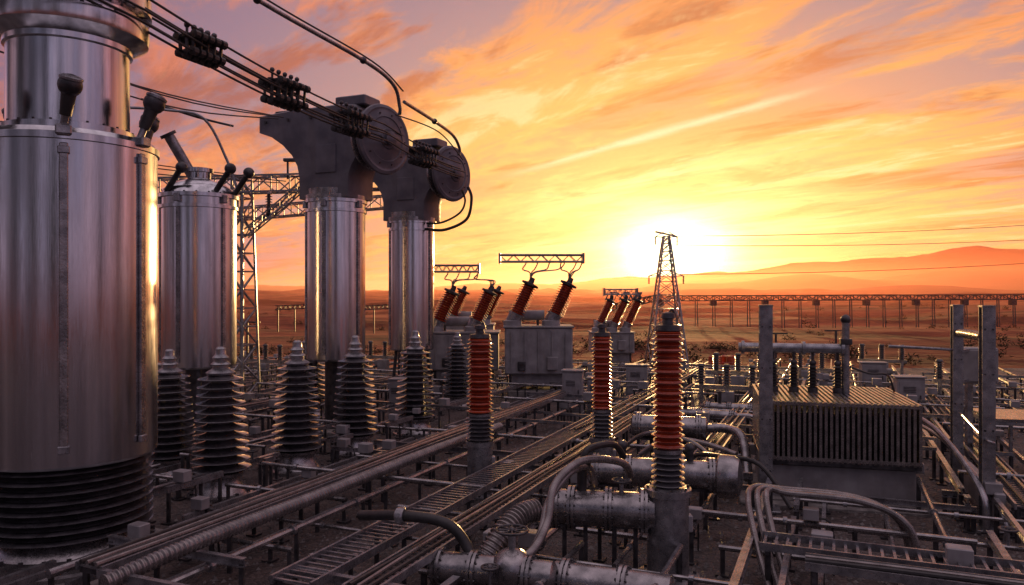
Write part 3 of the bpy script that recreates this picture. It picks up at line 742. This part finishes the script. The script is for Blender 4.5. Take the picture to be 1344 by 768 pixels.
tc=N.new('ShaderNodeTexCoord'); D_=vm('NORMALIZE',tc.outputs['Generated']).outputs[0]
sx=N.new('ShaderNodeSeparateXYZ'); L.new(D_,sx.inputs[0]); X,Y,Z=sx.outputs
df=vm('SUBTRACT',D_,SD).outputs[0]; dfe=vm('MULTIPLY',df,(1,1,1.6)).outputs[0]; dist=vm('LENGTH',dfe).outputs['Value']
h=mth('MULTIPLY',dist,.5)
zz=mth('ADD',mth('MAXIMUM',Z,0),.07)
cx=mth('DIVIDE',X,zz); cy=mth('DIVIDE',Y,zz)
wa=R(-36)
wx,wy=math.sin(wa),math.cos(wa)
al=mth('ADD',mth('MULTIPLY',cx,wx),mth('MULTIPLY',cy,wy)); ac=mth('SUBTRACT',mth('MULTIPLY',cx,wy),mth('MULTIPLY',cy,wx))
def cloud(sa,sc,seed,det=8,rough=.6,dist_=.6,sc0=1):
    cb=N.new('ShaderNodeCombineXYZ'); L.new(mth('MULTIPLY',al,sa),cb.inputs[0]); L.new(mth('MULTIPLY',ac,sc),cb.inputs[1]); cb.inputs[2].default_value=seed
    n=N.new('ShaderNodeTexNoise'); n.inputs['Scale'].default_value=sc0; n.inputs['Detail'].default_value=det; n.inputs['Roughness'].default_value=rough; n.inputs['Distortion'].default_value=dist_
    L.new(cb.outputs[0],n.inputs['Vector']); return n.outputs['Fac']
def mr(f,a,b_,smooth=True):
    n=N.new('ShaderNodeMapRange'); n.interpolation_type='SMOOTHSTEP' if smooth else 'LINEAR'; L.new(f,n.inputs[0]); n.inputs[1].default_value=a;n.inputs[2].default_value=b_; return n.outputs[0]
c1=cloud(.5,1.3,3.1,6,.6,.6); c2=cloud(1.6,3.6,8.4,7,.64,.9); c3=cloud(.6,1.7,15.0,7,.62,.7)
gap=ramp(h,[(0,(1,.70,.26)),(.07,(1,.56,.15)),(.14,(.90,.43,.16)),(.19,(.68,.35,.22)),(.25,(.46,.29,.28)),(.34,(.32,.21,.27)),(.45,(.20,.13,.21)),(.62,(.12,.095,.15)),(1,(.09,.085,.13))])
lit=ramp(h,[(0,(1,.88,.46)),(.07,(1,.75,.27)),(.14,(1,.60,.16)),(.2,(1,.46,.13)),(.27,(.94,.34,.12)),(.35,(.78,.24,.13)),(.46,(.56,.17,.13)),(.62,(.32,.15,.14)),(.8,(.2,.12,.14)),(1,(.14,.11,.15))])
shd=ramp(h,[(0,(.92,.42,.1)),(.09,(.84,.31,.07)),(.18,(.62,.2,.06)),(.28,(.42,.13,.085)),(.4,(.25,.1,.1)),(.62,(.08,.055,.08)),(1,(.05,.045,.07))])
cm=mth('ADD',mth('MULTIPLY',c1,.62),mth('MULTIPLY',c2,.38))
mask=mr(cm,.44,.55)
col=mix(mask,gap,lit)
cs=mth('ADD',mth('MULTIPLY',c3,.6),mth('MULTIPLY',c2,.4))
sm=mr(cs,.50,.61)
col=mix(mth('MULTIPLY',sm,.8),col,shd)
hl=mth('MULTIPLY',mr(cm,.54,.63),mth('SUBTRACT',1,mr(h,.18,.42)))
col=mix(mth('MULTIPLY',hl,.8),col,(1,.76,.34))
d1=Vector((-.022,1,.149)).normalized(); d2=Vector((.408,1,.269)).normalized(); nn=d1.cross(d2).normalized()
dd=mth('ABSOLUTE',vm('DOT_PRODUCT',D_,nn).outputs['Value'])
wob=mth('MULTIPLY',c2,.014)
band=mth('SUBTRACT',1,mr(mth('ADD',dd,wob),.005,.014),clamp=True)
az=mth('DIVIDE',X,mth('MAXIMUM',Y,.01)); lim=mth('MULTIPLY',mr(az,-.03,.08),mth('SUBTRACT',1,mr(az,.3,.44)))
band=mth('MULTIPLY',mth('MULTIPLY',band,lim),.8)
col=mix(band,col,(1,.84,.5))
hor=mth('POWER',mth('SUBTRACT',1,mth('MULTIPLY',Z,7),clamp=True),1.6)
hc=ramp(h,[(0,(1,.70,.25)),(.1,(1,.50,.14)),(.2,(.92,.34,.12)),(.3,(.72,.24,.14)),(.42,(.48,.17,.14)),(.6,(.30,.13,.12)),(.8,(.18,.10,.12)),(1,(.12,.095,.13))])
col=mix(mth('MULTIPLY',hor,.7),col,hc)
nb=N.new('ShaderNodeTexNoise'); nb.inputs['Scale'].default_value=3.2; nb.inputs['Detail'].default_value=3; L.new(vm('MULTIPLY',D_,(1,1,.3)).outputs[0],nb.inputs['Vector'])
refl_var=mth('ADD',mth('MULTIPLY',mr(nb.outputs['Fac'],.42,.58),2.3),.25)  # off-frame sky brightness variation, added to put bands in the tank reflections
refl_rgb=N.new('ShaderNodeCombineColor'); L.new(refl_var,refl_rgb.inputs[0]);L.new(refl_var,refl_rgb.inputs[1]);L.new(refl_var,refl_rgb.inputs[2])
col=mix(mr(h,.42,.56),col,mix(1.0,col,refl_rgb.outputs[0],'MULTIPLY'))
col=mix(mth('MULTIPLY',mr(Z,.46,.8),.9),col,(.66,.52,.60))  # extra brightness put into the unseen overhead sky as fill for the yard
def mixc(f):
    cb=N.new('ShaderNodeCombineColor'); L.new(f,cb.inputs[0]);L.new(f,cb.inputs[1]);L.new(f,cb.inputs[2]); return cb.outputs[0]
def glow(wd,amt,c):
    g=mth('EXPONENT',mth('MULTIPLY',mth('POWER',mth('DIVIDE',dist,wd),2.0),-1)); g=mth('MULTIPLY',g,amt)
    return mix(1.0,c,mixc(g),'MULTIPLY')
for wd,amt,c in((.055,3.0,(1,.9,.6)),(.15,.8,(1,.78,.34)),(.32,.2,(1,.6,.18))):
    col=mix(1.0,col,glow(wd,amt,c),'ADD')
col=mix(mr(Z,-.06,-.01),(.035,.022,.02),col)
bg=N.new('ShaderNodeBackground'); L.new(col,bg.inputs[0]); bg.inputs[1].default_value=1.0
sky=N.new('ShaderNodeTexSky'); sky.sky_type='NISHITA'; sky.sun_disc=False; sky.sun_elevation=EL; sky.sun_rotation=AZ
bg2=N.new('ShaderNodeBackground'); L.new(sky.outputs[0],bg2.inputs[0]); bg2.inputs[1].default_value=.005
ad=N.new('ShaderNodeAddShader'); L.new(bg.outputs[0],ad.inputs[0]); L.new(bg2.outputs[0],ad.inputs[1]); L.new(ad.outputs[0],out.inputs[0])

# ------------------------------------------------------------ camera
cd=bpy.data.cameras.new('camera'); cd.lens=26.79; cd.sensor_width=36; cd.clip_start=.1; cd.clip_end=12000
co=bpy.data.objects.new('camera',cd); scene.collection.objects.link(co); co.location=(0,0,4); co.rotation_euler=(R(90),0,0); scene.camera=co
scene.view_settings.view_transform='Standard'; scene.view_settings.look='None'; scene.view_settings.exposure=0
